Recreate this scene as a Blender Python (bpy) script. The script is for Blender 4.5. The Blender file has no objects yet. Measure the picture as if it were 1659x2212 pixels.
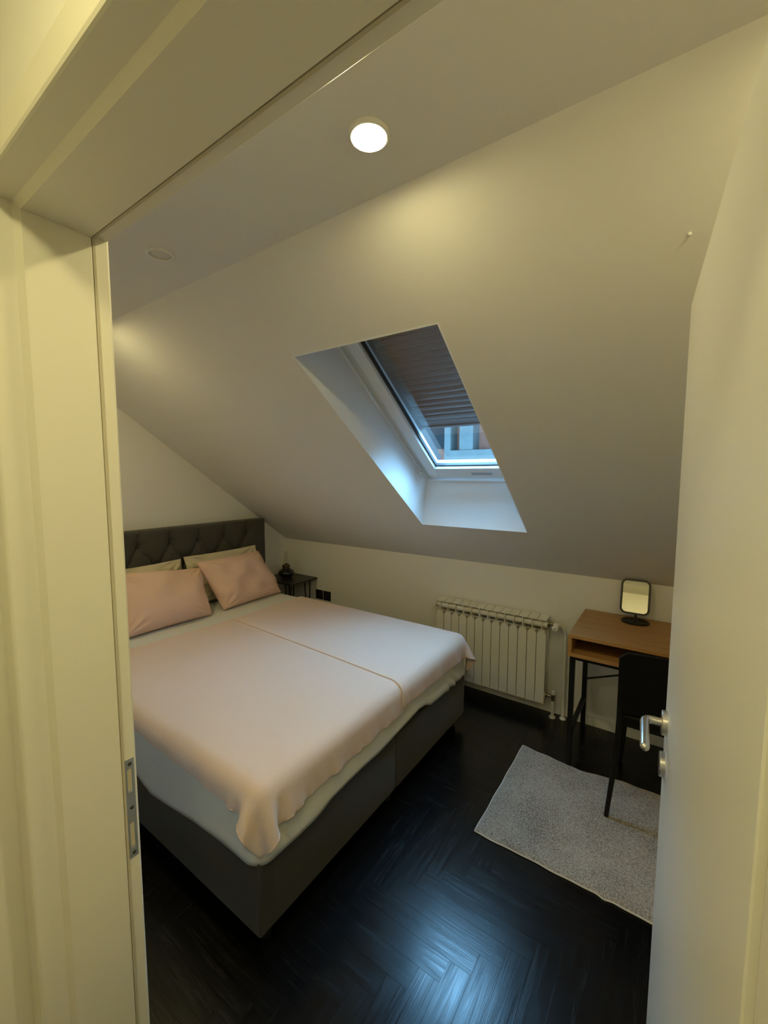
import bpy, bmesh, math, random
import numpy as np
from mathutils import Vector, Matrix

C = bpy.context.scene.collection
SC = bpy.context.scene
random.seed(7)
rng = np.random.default_rng(5)

# ------------------------------------------------------------------ camera
CAM = (0.7681, -0.3228, 1.5785)
YAW, PITCH, ROLL = 0.6074, 0.0873, 0.0011
cd = bpy.data.cameras.new('camera')
cam = bpy.data.objects.new('camera', cd)
C.objects.link(cam)
cd.sensor_fit = 'VERTICAL'
cd.sensor_height = 36.0
cd.lens = 900.6587 / 2212.0 * 36.0
cd.clip_start = 0.01
fw = Vector((-math.sin(YAW) * math.cos(PITCH), math.cos(YAW) * math.cos(PITCH), -math.sin(PITCH)))
r0 = Vector((math.cos(YAW), math.sin(YAW), 0))
u0 = r0.cross(fw)
rr = math.cos(ROLL) * r0 + math.sin(ROLL) * u0
uu = -math.sin(ROLL) * r0 + math.cos(ROLL) * u0
cam.matrix_world = Matrix(((rr.x, uu.x, -fw.x, CAM[0]), (rr.y, uu.y, -fw.y, CAM[1]),
                           (rr.z, uu.z, -fw.z, CAM[2]), (0, 0, 0, 1)))
SC.camera = cam

# ------------------------------------------------------------------ light levels (tune here)
SKY_COL, SKY_BASE, SKY_GLOW = (0.27, 0.62, 1.0), 4.0, 46.0
GLOW_DIR = (-0.05, 0.50, 0.86)     # bright overcast patch the roof window faces
LAMP_COL, LAMP_STR = (1.0, 0.85, 0.40), 310.0
HALL_COL, HALL_STR = (1.0, 0.88, 0.40), 88.0
HALL_POS = (0.60, -0.46, 2.205)
SC.view_settings.view_transform = 'Standard'
SC.view_settings.look = 'None'
SC.view_settings.exposure = 0.0
SC.view_settings.gamma = 1.0
SC.view_settings.use_curve_mapping = False
w = bpy.data.worlds.new('world')
SC.world = w
w.use_nodes = True
bg = w.node_tree.nodes['Background']
bg.inputs[0].default_value = (*SKY_COL, 1)
wn = w.node_tree
wtc = wn.nodes.new('ShaderNodeTexCoord')
wdot = wn.nodes.new('ShaderNodeVectorMath'); wdot.operation = 'DOT_PRODUCT'
wdot.inputs[1].default_value = Vector(GLOW_DIR).normalized()
wn.links.new(wtc.outputs['Generated'], wdot.inputs[0])
wpw = wn.nodes.new('ShaderNodeMapRange'); wpw.interpolation_type = 'SMOOTHSTEP'
wpw.inputs['From Min'].default_value = 0.25; wpw.inputs['From Max'].default_value = 0.85
wn.links.new(wdot.outputs['Value'], wpw.inputs['Value'])
wma = wn.nodes.new('ShaderNodeMath'); wma.operation = 'MULTIPLY_ADD'
wma.inputs[1].default_value = SKY_GLOW; wma.inputs[2].default_value = SKY_BASE
wn.links.new(wpw.outputs[0], wma.inputs[0]); wn.links.new(wma.outputs[0], bg.inputs[1])

# ------------------------------------------------------------------ room numbers
XL, XR = -2.398, 1.45           # left / right walls
YB = 2.507                      # knee wall
HK, HC, YS = 0.9531, 2.3231, 0.6417   # knee height, ceiling height, where slope meets ceiling
HD = 1.9484                     # underside of door head
JW = 0.822                      # right jamb
WT = 0.15                       # door wall thickness
SN = Vector((0, HC - HK, YB - YS)).normalized()      # slope normal, outward
SA = Vector((0, -SN.z, SN.y))                        # up the slope
SP = Vector((0, YB, HK))
def slope_pt(x, al, d=0.0):
    p = SP + SA * al + SN * d
    return Vector((x, p.y, p.z))

# ------------------------------------------------------------------ helpers
def tag(o, label=None, cat=None, group=None, kind=None):
    if label: o['label'] = label
    if cat: o['category'] = cat
    if group: o['group'] = group
    if kind: o['kind'] = kind
    return o

def empty(name, loc=(0, 0, 0), label=None, cat=None, group=None, kind=None):
    o = bpy.data.objects.new(name, None)
    o.empty_display_size = 0.05
    C.objects.link(o)
    o.location = loc
    return tag(o, label, cat, group, kind)

def obj(name, bm, mat, parent=None, smooth=False, recalc=True):
    """bm in world coordinates -> one mesh object"""
    if recalc:
        bmesh.ops.recalc_face_normals(bm, faces=bm.faces[:])
    me = bpy.data.meshes.new(name)
    bm.to_mesh(me)
    bm.free()
    me.materials.append(mat)
    if smooth:
        for p in me.polygons: p.use_smooth = True
    o = bpy.data.objects.new(name, me)
    C.objects.link(o)
    if parent is not None:
        o.parent = parent
        t = parent.location if parent.type == 'EMPTY' else Vector((0, 0, 0))
        o.matrix_parent_inverse = Matrix.Translation(-t)
    return o

def smooth_by_angle(o, deg=35):
    me = o.data
    for p in me.polygons: p.use_smooth = True
    me.set_sharp_from_angle(angle=math.radians(deg))
    return o

def box(bm, x0, x1, y0, y1, z0, z1, bevel=0.0, seg=2):
    vs = [bm.verts.new(v) for v in ((x0, y0, z0), (x1, y0, z0), (x1, y1, z0), (x0, y1, z0),
                                    (x0, y0, z1), (x1, y0, z1), (x1, y1, z1), (x0, y1, z1))]
    fs = [bm.faces.new([vs[i] for i in f]) for f in ((3, 2, 1, 0), (4, 5, 6, 7), (0, 1, 5, 4), (1, 2, 6, 5), (2, 3, 7, 6), (3, 0, 4, 7))]
    if bevel > 0:
        es = list({e for f in fs for e in f.edges})
        bmesh.ops.bevel(bm, geom=es, offset=bevel, segments=seg, profile=0.5, affect='EDGES')
    return bm

def hexa(bm, pts, bevel=0.0):
    """8 points: bottom 4 ccw, top 4 ccw"""
    vs = [bm.verts.new(p) for p in pts]
    fs = [bm.faces.new([vs[i] for i in f]) for f in ((3, 2, 1, 0), (4, 5, 6, 7), (0, 1, 5, 4), (1, 2, 6, 5), (2, 3, 7, 6), (3, 0, 4, 7))]
    if bevel > 0:
        es = list({e for f in fs for e in f.edges})
        bmesh.ops.bevel(bm, geom=es, offset=bevel, segments=2, profile=0.5, affect='EDGES')
    return bm

def slope_box(bm, x0, x1, a0, a1, d0, d1, bevel=0.0):
    return hexa(bm, [slope_pt(x0, a0, d0), slope_pt(x1, a0, d0), slope_pt(x1, a1, d0), slope_pt(x0, a1, d0),
                     slope_pt(x0, a0, d1), slope_pt(x1, a0, d1), slope_pt(x1, a1, d1), slope_pt(x0, a1, d1)], bevel)

def ngon_prism(bm, pts, off):
    """closed polygon pts (3D) extruded by vector off"""
    off = Vector(off)
    a = [bm.verts.new(Vector(p)) for p in pts]
    b = [bm.verts.new(Vector(p) + off) for p in pts]
    n = len(pts)
    bm.faces.new(a[::-1]); bm.faces.new(b)
    for i in range(n):
        bm.faces.new((a[i], a[(i + 1) % n], b[(i + 1) % n], b[i]))
    return bm

def tube(bm, pts, r, seg=12, cap=True):
    pts = [Vector(p) for p in pts]
    rs = r if isinstance(r, (list, tuple)) else [r] * len(pts)
    tang = []
    for i in range(len(pts)):
        a = pts[max(i - 1, 0)]; b = pts[min(i + 1, len(pts) - 1)]
        tang.append((b - a).normalized())
    ref = Vector((0, 0, 1)) if abs(tang[0].z) < 0.9 else Vector((1, 0, 0))
    nrm = tang[0].cross(ref).normalized()
    rings = []
    for i, p in enumerate(pts):
        t = tang[i]
        nrm = (nrm - t * nrm.dot(t)).normalized()
        bn = t.cross(nrm)
        rings.append([bm.verts.new(p + (nrm * math.cos(2 * math.pi * k / seg) + bn * math.sin(2 * math.pi * k / seg)) * rs[i]) for k in range(seg)])
    for A, B in zip(rings, rings[1:]):
        for k in range(seg):
            bm.faces.new((A[k], A[(k + 1) % seg], B[(k + 1) % seg], B[k]))
    if cap:
        bm.faces.new(rings[0][::-1]); bm.faces.new(rings[-1])
    return bm

def lathe(bm, prof, center, axis=(0, 0, 1), seg=32):
    """prof: list of (radius, height along axis)"""
    ax = Vector(axis).normalized()
    ref = Vector((0, 0, 1)) if abs(ax.z) < 0.9 else Vector((1, 0, 0))
    e1 = ax.cross(ref).normalized(); e2 = ax.cross(e1)
    c = Vector(center)
    rings = []
    for r, h in prof:
        if r < 1e-6:
            rings.append([bm.verts.new(c + ax * h)])
        else:
            rings.append([bm.verts.new(c + ax * h + (e1 * math.cos(2 * math.pi * k / seg) + e2 * math.sin(2 * math.pi * k / seg)) * r) for k in range(seg)])
    for A, B in zip(rings, rings[1:]):
        for k in range(seg):
            a0, a1 = A[k % len(A)], A[(k + 1) % len(A)]
            b0, b1 = B[k % len(B)], B[(k + 1) % len(B)]
            vs = []
            for v in (a0, a1, b1, b0):
                if v not in vs: vs.append(v)
            if len(vs) >= 3: bm.faces.new(vs)
    return bm

def rounded_rect(w, h, r, n=6):
    pts = []
    for cx, cy, a0 in ((w / 2 - r, h / 2 - r, 0), (-w / 2 + r, h / 2 - r, 90), (-w / 2 + r, -h / 2 + r, 180), (w / 2 - r, -h / 2 + r, 270)):
        for i in range(n + 1):
            a = math.radians(a0 + 90 * i / n)
            pts.append((cx + r * math.cos(a), cy + r * math.sin(a)))
    return pts

BM = bmesh.new

# ------------------------------------------------------------------ materials
def mat(name, col, rough=0.5, metal=0.0, spec=0.5, noise=0.0, nscale=8.0, bump=0.0, bscale=60.0, sheen=0.0, bdist=0.002, alpha=1.0):
    m = bpy.data.materials.new(name)
    m.use_nodes = True
    nt = m.node_tree
    b = nt.nodes['Principled BSDF']
    b.inputs['Base Color'].default_value = (*col, 1)
    b.inputs['Roughness'].default_value = rough
    b.inputs['Metallic'].default_value = metal
    b.inputs['Specular IOR Level'].default_value = spec
    if sheen:
        b.inputs['Sheen Weight'].default_value = sheen
        b.inputs['Sheen Roughness'].default_value = 0.4
    tc = nt.nodes.new('ShaderNodeTexCoord')
    if noise:
        n = nt.nodes.new('ShaderNodeTexNoise')
        n.inputs['Scale'].default_value = nscale
        n.inputs['Detail'].default_value = 5
        nt.links.new(tc.outputs['Object'], n.inputs['Vector'])
        mx = nt.nodes.new('ShaderNodeMix'); mx.data_type = 'RGBA'
        mx.inputs[6].default_value = (*[c * (1 - noise) for c in col], 1)
        mx.inputs[7].default_value = (*[min(1, c * (1 + noise)) for c in col], 1)
        nt.links.new(n.outputs['Fac'], mx.inputs[0])
        nt.links.new(mx.outputs[2], b.inputs['Base Color'])
    if bump:
        n2 = nt.nodes.new('ShaderNodeTexNoise')
        n2.inputs['Scale'].default_value = bscale
        n2.inputs['Detail'].default_value = 4
        nt.links.new(tc.outputs['Object'], n2.inputs['Vector'])
        bp = nt.nodes.new('ShaderNodeBump')
        bp.inputs['Strength'].default_value = bump
        bp.inputs['Distance'].default_value = bdist
        nt.links.new(n2.outputs['Fac'], bp.inputs['Height'])
        nt.links.new(bp.outputs['Normal'], b.inputs['Normal'])
    return m

M = {}
M['wall'] = mat('wall_paint', (0.80, 0.78, 0.74), 0.85, spec=0.25, noise=0.02, nscale=3, bump=0.15, bscale=220, bdist=0.001)
M['ceil'] = mat('ceiling_paint', (0.80, 0.78, 0.74), 0.85, spec=0.25, noise=0.02, nscale=3, bump=0.12, bscale=220, bdist=0.001)
M['hall'] = mat('hall_paint_dimmed', (0.66, 0.63, 0.54), 0.85, spec=0.25)  # hall paint darkened to cut light bounced onto the door head
M['hall_wall'] = mat('hall_paint_lifted', (0.84, 0.81, 0.74), 0.8, spec=0.25)  # lighter copy of the hall paint, brightens lit left and mirrored back walls
M['frame'] = mat('frame_lacquer', (0.80, 0.77, 0.68), 0.42, spec=0.4, noise=0.015, nscale=3, bump=0.05, bscale=90, bdist=0.001)
M['door'] = mat('door_lacquer', (0.80, 0.79, 0.75), 0.38, spec=0.5, noise=0.015, nscale=2, bump=0.08, bscale=60, bdist=0.001)
M['gasket'] = mat('gasket', (0.55, 0.50, 0.38), 0.6)
M['steel'] = mat('brushed_steel', (0.62, 0.60, 0.57), 0.28, metal=1.0, noise=0.06, nscale=40)
M['zinc'] = mat('zinc_plate', (0.50, 0.53, 0.56), 0.42, metal=0.9, noise=0.08, nscale=60)
M['dark_hole'] = mat('screw_dark', (0.06, 0.055, 0.045), 0.5, metal=0.5)
M['skirt'] = mat('skirting', (0.80, 0.78, 0.73), 0.45)
M['lining'] = mat('window_lining', (0.82, 0.83, 0.84), 0.6, noise=0.01)
M['sash'] = mat('sash_lacquer', (0.82, 0.83, 0.84), 0.35)
M['seal'] = mat('window_seal', (0.05, 0.05, 0.055), 0.6)
M['shutter'] = mat('shutter_alu', (0.020, 0.019, 0.020), 0.45, metal=0.0, noise=0.08, nscale=30)
M['plastic'] = mat('white_plastic', (0.80, 0.80, 0.78), 0.35)
M['plate'] = mat('type_plate', (0.45, 0.50, 0.56), 0.4, metal=0.6)
M['rad'] = mat('radiator_enamel', (0.78, 0.76, 0.68), 0.38, noise=0.02, nscale=10)
M['radcap'] = mat('radiator_cap', (0.55, 0.52, 0.45), 0.35, metal=0.6)
M['brass'] = mat('old_nickel', (0.33, 0.29, 0.22), 0.35, metal=1.0)
M['black_metal'] = mat('black_metal', (0.006, 0.006, 0.006), 0.45, spec=0.25)
M['black_wood'] = mat('black_top', (0.016, 0.015, 0.014), 0.38, noise=0.2, nscale=20, bump=0.1)
M['black_plastic'] = mat('black_plastic', (0.012, 0.011, 0.011), 0.35)
M['black_fabric'] = mat('chair_cover', (0.005, 0.005, 0.005), 0.6, spec=0.15, bump=0.15, bscale=260)
M['velour'] = mat('grey_velour', (0.075, 0.071, 0.066), 0.9, spec=0.15, noise=0.18, nscale=9, bump=0.2, bscale=300, sheen=0.25)
M['velour_box'] = mat('grey_box_cover', (0.058, 0.055, 0.050), 0.92, spec=0.15, noise=0.08, nscale=6, bump=0.2, bscale=420, sheen=0.2)
M['button'] = mat('button_velour', (0.05, 0.047, 0.044), 0.9)
M['sheet'] = mat('cotton_sheet', (0.74, 0.73, 0.68), 0.85, spec=0.2, noise=0.03, nscale=5, bump=0.15, bscale=14, bdist=0.006)
M['pink'] = mat('pink_cotton', (0.80, 0.55, 0.45), 0.88, spec=0.2, noise=0.04, nscale=9, bump=0.25, bscale=16, bdist=0.006, sheen=0.1)
M['beige'] = mat('beige_cotton', (0.68, 0.60, 0.44), 0.88, spec=0.2, noise=0.04, nscale=9, bump=0.25, bscale=14, bdist=0.006)
M['glass_amber'] = mat('black_glass', (0.012, 0.010, 0.008), 0.15)
M['collar'] = mat('lamp_collar', (0.16, 0.11, 0.04), 0.4, metal=0.9)
M['brick'] = mat('clay_block', (0.45, 0.18, 0.12), 0.9, noise=0.15, nscale=6)
M['concrete'] = mat('concrete', (0.22, 0.23, 0.22), 0.9, noise=0.25, nscale=3)

def blanket_mat():
    m = mat('pink_waffle', (0.80, 0.62, 0.53), 0.92, spec=0.15, sheen=0.15)
    nt = m.node_tree; b = nt.nodes['Principled BSDF']
    uv = nt.nodes.new('ShaderNodeTexCoord')
    mp = nt.nodes.new('ShaderNodeMapping'); mp.inputs['Scale'].default_value = (1, 1, 1)
    nt.links.new(uv.outputs['UV'], mp.inputs['Vector'])
    wv = nt.nodes.new('ShaderNodeTexWave'); wv.wave_type = 'BANDS'; wv.bands_direction = 'X'
    wv.inputs['Scale'].default_value = 60.0; wv.inputs['Distortion'].default_value = 0.3
    nt.links.new(mp.outputs[0], wv.inputs['Vector'])
    wv2 = nt.nodes.new('ShaderNodeTexWave'); wv2.wave_type = 'BANDS'; wv2.bands_direction = 'Y'
    wv2.inputs['Scale'].default_value = 60.0
    nt.links.new(mp.outputs[0], wv2.inputs['Vector'])
    ad = nt.nodes.new('ShaderNodeMath'); ad.operation = 'ADD'
    nt.links.new(wv.outputs['Fac'], ad.inputs[0]); nt.links.new(wv2.outputs['Fac'], ad.inputs[1])
    bp = nt.nodes.new('ShaderNodeBump'); bp.inputs['Strength'].default_value = 0.35; bp.inputs['Distance'].default_value = 0.0012
    nt.links.new(ad.outputs[0], bp.inputs['Height'])
    ns = nt.nodes.new('ShaderNodeTexNoise'); ns.inputs['Scale'].default_value = 5.0; ns.inputs['Detail'].default_value = 3
    nt.links.new(uv.outputs['Object'], ns.inputs['Vector'])
    bp2 = nt.nodes.new('ShaderNodeBump'); bp2.inputs['Strength'].default_value = 0.25; bp2.inputs['Distance'].default_value = 0.02
    nt.links.new(ns.outputs['Fac'], bp2.inputs['Height'])
    nt.links.new(bp.outputs['Normal'], bp2.inputs['Normal'])
    nt.links.new(bp2.outputs['Normal'], b.inputs['Normal'])
    return m
M['blanket'] = blanket_mat()

def wood_mat(name, c0, c1, rough, axis='X', scale=1.0):
    m = mat(name, c0, rough)
    nt = m.node_tree; b = nt.nodes['Principled BSDF']
    tc = nt.nodes.new('ShaderNodeTexCoord')
    mp = nt.nodes.new('ShaderNodeMapping')
    mp.inputs['Scale'].default_value = {'X': (2, 40, 40), 'Y': (40, 2, 40)}[axis]
    nt.links.new(tc.outputs['Object'], mp.inputs['Vector'])
    n = nt.nodes.new('ShaderNodeTexNoise'); n.inputs['Scale'].default_value = scale; n.inputs['Detail'].default_value = 6; n.inputs['Distortion'].default_value = 0.6
    nt.links.new(mp.outputs[0], n.inputs['Vector'])
    cr = nt.nodes.new('ShaderNodeValToRGB')
    cr.color_ramp.elements[0].position = 0.35; cr.color_ramp.elements[0].color = (*c0, 1)
    cr.color_ramp.elements[1].position = 0.68; cr.color_ramp.elements[1].color = (*c1, 1)
    nt.links.new(n.outputs['Fac'], cr.inputs[0]); nt.links.new(cr.outputs[0], b.inputs['Base Color'])
    return m
M['oak'] = wood_mat('oak_veneer', (0.36, 0.185, 0.062), (0.46, 0.25, 0.09), 0.45)

def parquet_mat():
    m = mat('black_parquet', (0.003, 0.003, 0.0035), 0.3, spec=0.42)
    nt = m.node_tree; b = nt.nodes['Principled BSDF']
    uv = nt.nodes.new('ShaderNodeUVMap')
    mp = nt.nodes.new('ShaderNodeMapping'); mp.inputs['Scale'].default_value = (3.0, 55.0, 1)
    nt.links.new(uv.outputs[0], mp.inputs['Vector'])
    n = nt.nodes.new('ShaderNodeTexNoise'); n.inputs['Scale'].default_value = 1.0; n.inputs['Detail'].default_value = 5; n.inputs['Distortion'].default_value = 1.2
    nt.links.new(mp.outputs[0], n.inputs['Vector'])
    mp2 = nt.nodes.new('ShaderNodeMapping'); mp2.inputs['Scale'].default_value = (10.0, 260.0, 1)
    nt.links.new(uv.outputs[0], mp2.inputs['Vector'])
    n2 = nt.nodes.new('ShaderNodeTexNoise'); n2.inputs['Scale'].default_value = 1.0; n2.inputs['Detail'].default_value = 3
    nt.links.new(mp2.outputs[0], n2.inputs['Vector'])
    ad = nt.nodes.new('ShaderNodeMath'); ad.operation = 'ADD'
    nt.links.new(n.outputs['Fac'], ad.inputs[0]); nt.links.new(n2.outputs['Fac'], ad.inputs[1])
    bp = nt.nodes.new('ShaderNodeBump'); bp.inputs['Strength'].default_value = 0.13; bp.inputs['Distance'].default_value = 0.0010
    nt.links.new(ad.outputs[0], bp.inputs['Height'])
    nt.links.new(bp.outputs['Normal'], b.inputs['Normal'])
    mr = nt.nodes.new('ShaderNodeMapRange')
    mr.inputs['From Min'].default_value = 0.3; mr.inputs['From Max'].default_value = 0.7
    mr.inputs['To Min'].default_value = 0.17; mr.inputs['To Max'].default_value = 0.30
    nt.links.new(n.outputs['Fac'], mr.inputs['Value']); nt.links.new(mr.outputs[0], b.inputs['Roughness'])
    return m
M['parquet'] = parquet_mat()
M['subfloor'] = mat('subfloor', (0.004, 0.004, 0.004), 0.8)

def rug_mat():
    m = mat('grey_rug_pile', (0.40, 0.37, 0.34), 0.95, spec=0.1, sheen=0.3)
    nt = m.node_tree; b = nt.nodes['Principled BSDF']
    tc = nt.nodes.new('ShaderNodeTexCoord')
    n = nt.nodes.new('ShaderNodeTexNoise'); n.inputs['Scale'].default_value = 170; n.inputs['Detail'].default_value = 4
    nt.links.new(tc.outputs['Object'], n.inputs['Vector'])
    n2 = nt.nodes.new('ShaderNodeTexNoise'); n2.inputs['Scale'].default_value = 5; n2.inputs['Detail'].default_value = 3
    nt.links.new(tc.outputs['Object'], n2.inputs['Vector'])
    mu = nt.nodes.new('ShaderNodeMath'); mu.operation = 'MULTIPLY_ADD'; mu.inputs[1].default_value = 0.35
    nt.links.new(n2.outputs['Fac'], mu.inputs[0]); nt.links.new(n.outputs['Fac'], mu.inputs[2])
    cr = nt.nodes.new('ShaderNodeValToRGB')
    cr.color_ramp.elements[0].position = 0.48; cr.color_ramp.elements[0].color = (0.15, 0.13, 0.115, 1)
    cr.color_ramp.elements[1].position = 0.78; cr.color_ramp.elements[1].color = (0.44, 0.39, 0.34, 1)
    nt.links.new(mu.outputs[0], cr.inputs[0]); nt.links.new(cr.outputs[0], b.inputs['Base Color'])
    return m
M['rug'] = rug_mat()
M['rug_edge'] = mat('rug_binding', (0.62, 0.57, 0.52), 0.9)

def emit_mat(name, col, s):
    m = bpy.data.materials.new(name); m.use_nodes = True
    nt = m.node_tree; nt.nodes.clear()
    e = nt.nodes.new('ShaderNodeEmission'); o = nt.nodes.new('ShaderNodeOutputMaterial')
    e.inputs[0].default_value = (*col, 1); e.inputs[1].default_value = s
    nt.links.new(e.outputs[0], o.inputs[0])
    return m
M['lamp_on'] = emit_mat('lamp_diffuser_lit', LAMP_COL, LAMP_STR)
M['hall_on'] = emit_mat('hall_diffuser_lit', HALL_COL, HALL_STR)
M['lamp_off'] = mat('lamp_diffuser_off', (0.70, 0.69, 0.66), 0.5)
M['lamp_ring'] = mat('lamp_ring', (0.80, 0.78, 0.74), 0.45)

def pane_mat(name, tint, gloss=1.0):
    m = bpy.data.materials.new(name); m.use_nodes = True
    nt = m.node_tree; nt.nodes.clear()
    t = nt.nodes.new('ShaderNodeBsdfTransparent'); t.inputs[0].default_value = (*tint, 1)
    g = nt.nodes.new('ShaderNodeBsdfGlossy'); g.inputs['Roughness'].default_value = 0.0
    g.inputs[0].default_value = (1, 1, 1, 1)
    f = nt.nodes.new('ShaderNodeFresnel')
    ge = nt.nodes.new('ShaderNodeNewGeometry')
    io = nt.nodes.new('ShaderNodeMapRange')      # thin pane: both faces reflect alike
    io.inputs['To Min'].default_value = 1.5; io.inputs['To Max'].default_value = 1 / 1.5
    nt.links.new(ge.outputs['Backfacing'], io.inputs['Value']); nt.links.new(io.outputs[0], f.inputs[0])
    mu = nt.nodes.new('ShaderNodeMath'); mu.operation = 'MULTIPLY'; mu.inputs[1].default_value = gloss
    nt.links.new(f.outputs[0], mu.inputs[0])
    mx = nt.nodes.new('ShaderNodeMixShader'); o = nt.nodes.new('ShaderNodeOutputMaterial')
    nt.links.new(mu.outputs[0], mx.inputs[0]); nt.links.new(t.outputs[0], mx.inputs[1]); nt.links.new(g.outputs[0], mx.inputs[2])
    nt.links.new(mx.outputs[0], o.inputs[0])
    return m
M['glass'] = pane_mat('window_glass', (0.94, 0.97, 0.98), 1.6)
M['chimney'] = pane_mat('chimney_glass', (0.96, 0.96, 0.95), 1.0)
M['mirror'] = mat('mirror_silver', (0.92, 0.92, 0.90), 0.02, metal=1.0)

# ================================================================== SETTING
# floor: black herringbone parquet, room and hall
PW, PL = 0.0735, 0.441
def floor_mesh():
    bm = BM(); uvl = bm.loops.layers.uv.new('UVMap')
    X0, X1, Y0, Y1 = XL, 1.60, -1.75, YB
    ox, oy = 0.317 - PL, 0.884 - PW
    g = 0.0004
    def plank(x0, y0, lx, ly):
        a0, a1, b0, b1 = max(x0 + g, X0), min(x0 + lx - g, X1), max(y0 + g, Y0), min(y0 + ly - g, Y1)
        if a1 - a0 < 0.002 or b1 - b0 < 0.002: return
        vs = [bm.verts.new(p) for p in ((a0, b0, 0), (a1, b0, 0), (a1, b1, 0), (a0, b1, 0))]
        f = bm.faces.new(vs)
        du, dv = random.uniform(0, 50), random.uniform(0, 50)
        horiz = lx > ly
        for l in f.loops:
            c = l.vert.co
            u, v = (c.x - x0, c.y - y0) if horiz else (c.y - y0, c.x - x0)
            l[uvl].uv = (u + du, v + dv)
    for k in range(-140, 140):
        for m in range(-14, 15):
            hx, hy = ox + k * PW + m * PL, oy + k * PW - m * PL
            if X0 - PL < hx < X1 + PL and Y0 - PL < hy < Y1 + 2 * PL:
                plank(hx, hy, PL, PW)
                plank(hx + PL, hy + PW - PL, PW, PL)
    return bm
o = obj('floor', floor_mesh(), M['parquet'], recalc=False)
tag(o, kind='structure')
bm = BM(); box(bm, XL - 0.15, 1.75, -1.9, YB + 0.15, -0.12, -0.0006)
sub = obj('floor', bm, M['subfloor']); tag(sub, kind='structure')

# walls
T = 0.15
def struct(name, bm, m):
    return tag(obj(name, bm, m), kind='structure')
def z_slope(y): return HK + (YB - y) * (HC - HK) / (YB - YS)
# left wall (gable profile)
prof = lambda x, lo: [(x, lo, 0), (x, YB, 0), (x, YB, HK), (x, YS, HC), (x, lo, HC)]
bm = BM(); ngon_prism(bm, prof(XL - T, 0.0), (T, 0, 0)); struct('wall_left', bm, M['wall'])
bm = BM(); ngon_prism(bm, prof(XR, 0.0), (T, 0, 0)); struct('wall_right', bm, M['wall'])
bm = BM(); box(bm, XL - T, XR + T, YB, YB + T, -0.1, HK); struct('wall_far', bm, M['wall'])
# flat ceiling
bm = BM(); box(bm, XL - T, XR + T, -0.15, YS, HC, HC + 0.12); struct('ceiling', bm, M['ceil'])
# sloped ceiling with window opening
WX0, WX1 = -0.605, 0.095
WA0, WA1 = 0.505, 1.918
LMAX = (Vector((0, YS, HC)) - SP).length
SD = 0.30
bm = BM()
slope_box(bm, XL - T, WX0, -0.12, LMAX, 0, SD)
slope_box(bm, WX1, XR + T, -0.12, LMAX, 0, SD)
slope_box(bm, WX0, WX1, -0.12, WA0, 0, SD)
slope_box(bm, WX0, WX1, WA1, LMAX, 0, SD)
# merge coplanar pieces to a clean sheet
bmesh.ops.remove_doubles(bm, verts=bm.verts[:], dist=1e-5)
struct('ceiling_slope', bm, M['ceil'])
# near wall with door opening
FRAME_O = 0.045   # lining depth behind the visible faces
bm = BM()
box(bm, XL - T, -FRAME_O, -WT + 0.004, 0.0, 0, HC)
box(bm, JW + FRAME_O, XR + T, -WT + 0.004, 0.0, 0, HC)
box(bm, -FRAME_O, JW + FRAME_O, -WT + 0.004, 0.0, HD + FRAME_O, HC)
struct('wall_near', bm, M['wall'])
# hall shell
HH = 2.225
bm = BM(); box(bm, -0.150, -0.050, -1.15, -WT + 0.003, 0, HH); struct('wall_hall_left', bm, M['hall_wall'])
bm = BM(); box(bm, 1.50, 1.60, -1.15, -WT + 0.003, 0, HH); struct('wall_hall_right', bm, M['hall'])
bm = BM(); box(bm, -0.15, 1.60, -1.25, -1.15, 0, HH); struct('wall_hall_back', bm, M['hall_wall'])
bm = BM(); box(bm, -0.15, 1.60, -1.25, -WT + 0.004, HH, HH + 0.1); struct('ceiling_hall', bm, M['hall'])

# baseboard along the knee wall, right of the pipes
bm = BM()
ngon_prism(bm, [(0.27, YB, 0), (0.27, YB - 0.014, 0), (0.27, YB - 0.014, 0.064), (0.27, YB - 0.008, 0.076), (0.27, YB, 0.078)], (XR - 0.27, 0, 0))
struct('baseboard_far', bm, M['skirt'])
bm = BM()
ngon_prism(bm, [(XR, 0.0, 0), (XR - 0.014, 0.0, 0), (XR - 0.014, 0.0, 0.064), (XR - 0.008, 0.0, 0.076), (XR, 0.0, 0.078)], (0, YB - 0.014, 0))
struct('baseboard_right', bm, M['skirt'])
bm = BM()
ngon_prism(bm, [(-0.09, 0.0, 0), (-0.09, 0.014, 0), (-0.09, 0.014, 0.064), (-0.09, 0.008, 0.076), (-0.09, 0.0, 0.078)], (XL + 0.09, 0, 0))
struct('baseboard_near', bm, M['skirt'])

# ------------------------------------------------------------------ door frame (jambs + head, one profile swept round the opening)
# profile: (offset out of opening: + = away from centre, y)
PROF = [(0.045, 0.003), (0.007, 0.005), (0.005, 0.003), (0.005, -0.0165), (0.005, -0.0185), (0.002, -0.0195), (0.000, -0.0215),
        (0.000, -0.1065), (0.0015, -0.108), (0.008, -0.1145), (0.008, -0.1450), (0.009, -0.1475),
        (0.012, -0.1490), (0.046, -0.1500), (0.0485, -0.1490), (0.0495, -0.1465), (0.0495, -0.1440)]
def frame_mesh():
    bm = BM()
    secs = []
    for corner in range(4):
        ring = []
        for off, y in PROF:
            if corner == 0: p = (-off, y, 0.0)
            elif corner == 1: p = (-off, y, HD + off)
            elif corner == 2: p = (JW + off, y, HD + off)
            else: p = (JW + off, y, 0.0)
            ring.append(bm.verts.new(p))
        secs.append(ring)
    n = len(PROF)
    for A, B in zip(secs, secs[1:]):
        for i in range(n):
            bm.faces.new((A[i], A[(i + 1) % n], B[(i + 1) % n], B[i]))
    bm.faces.new(secs[0]); bm.faces.new(secs[-1][::-1])
    return bm
frame = struct('trim_1', frame_mesh(), M['frame'])
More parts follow.
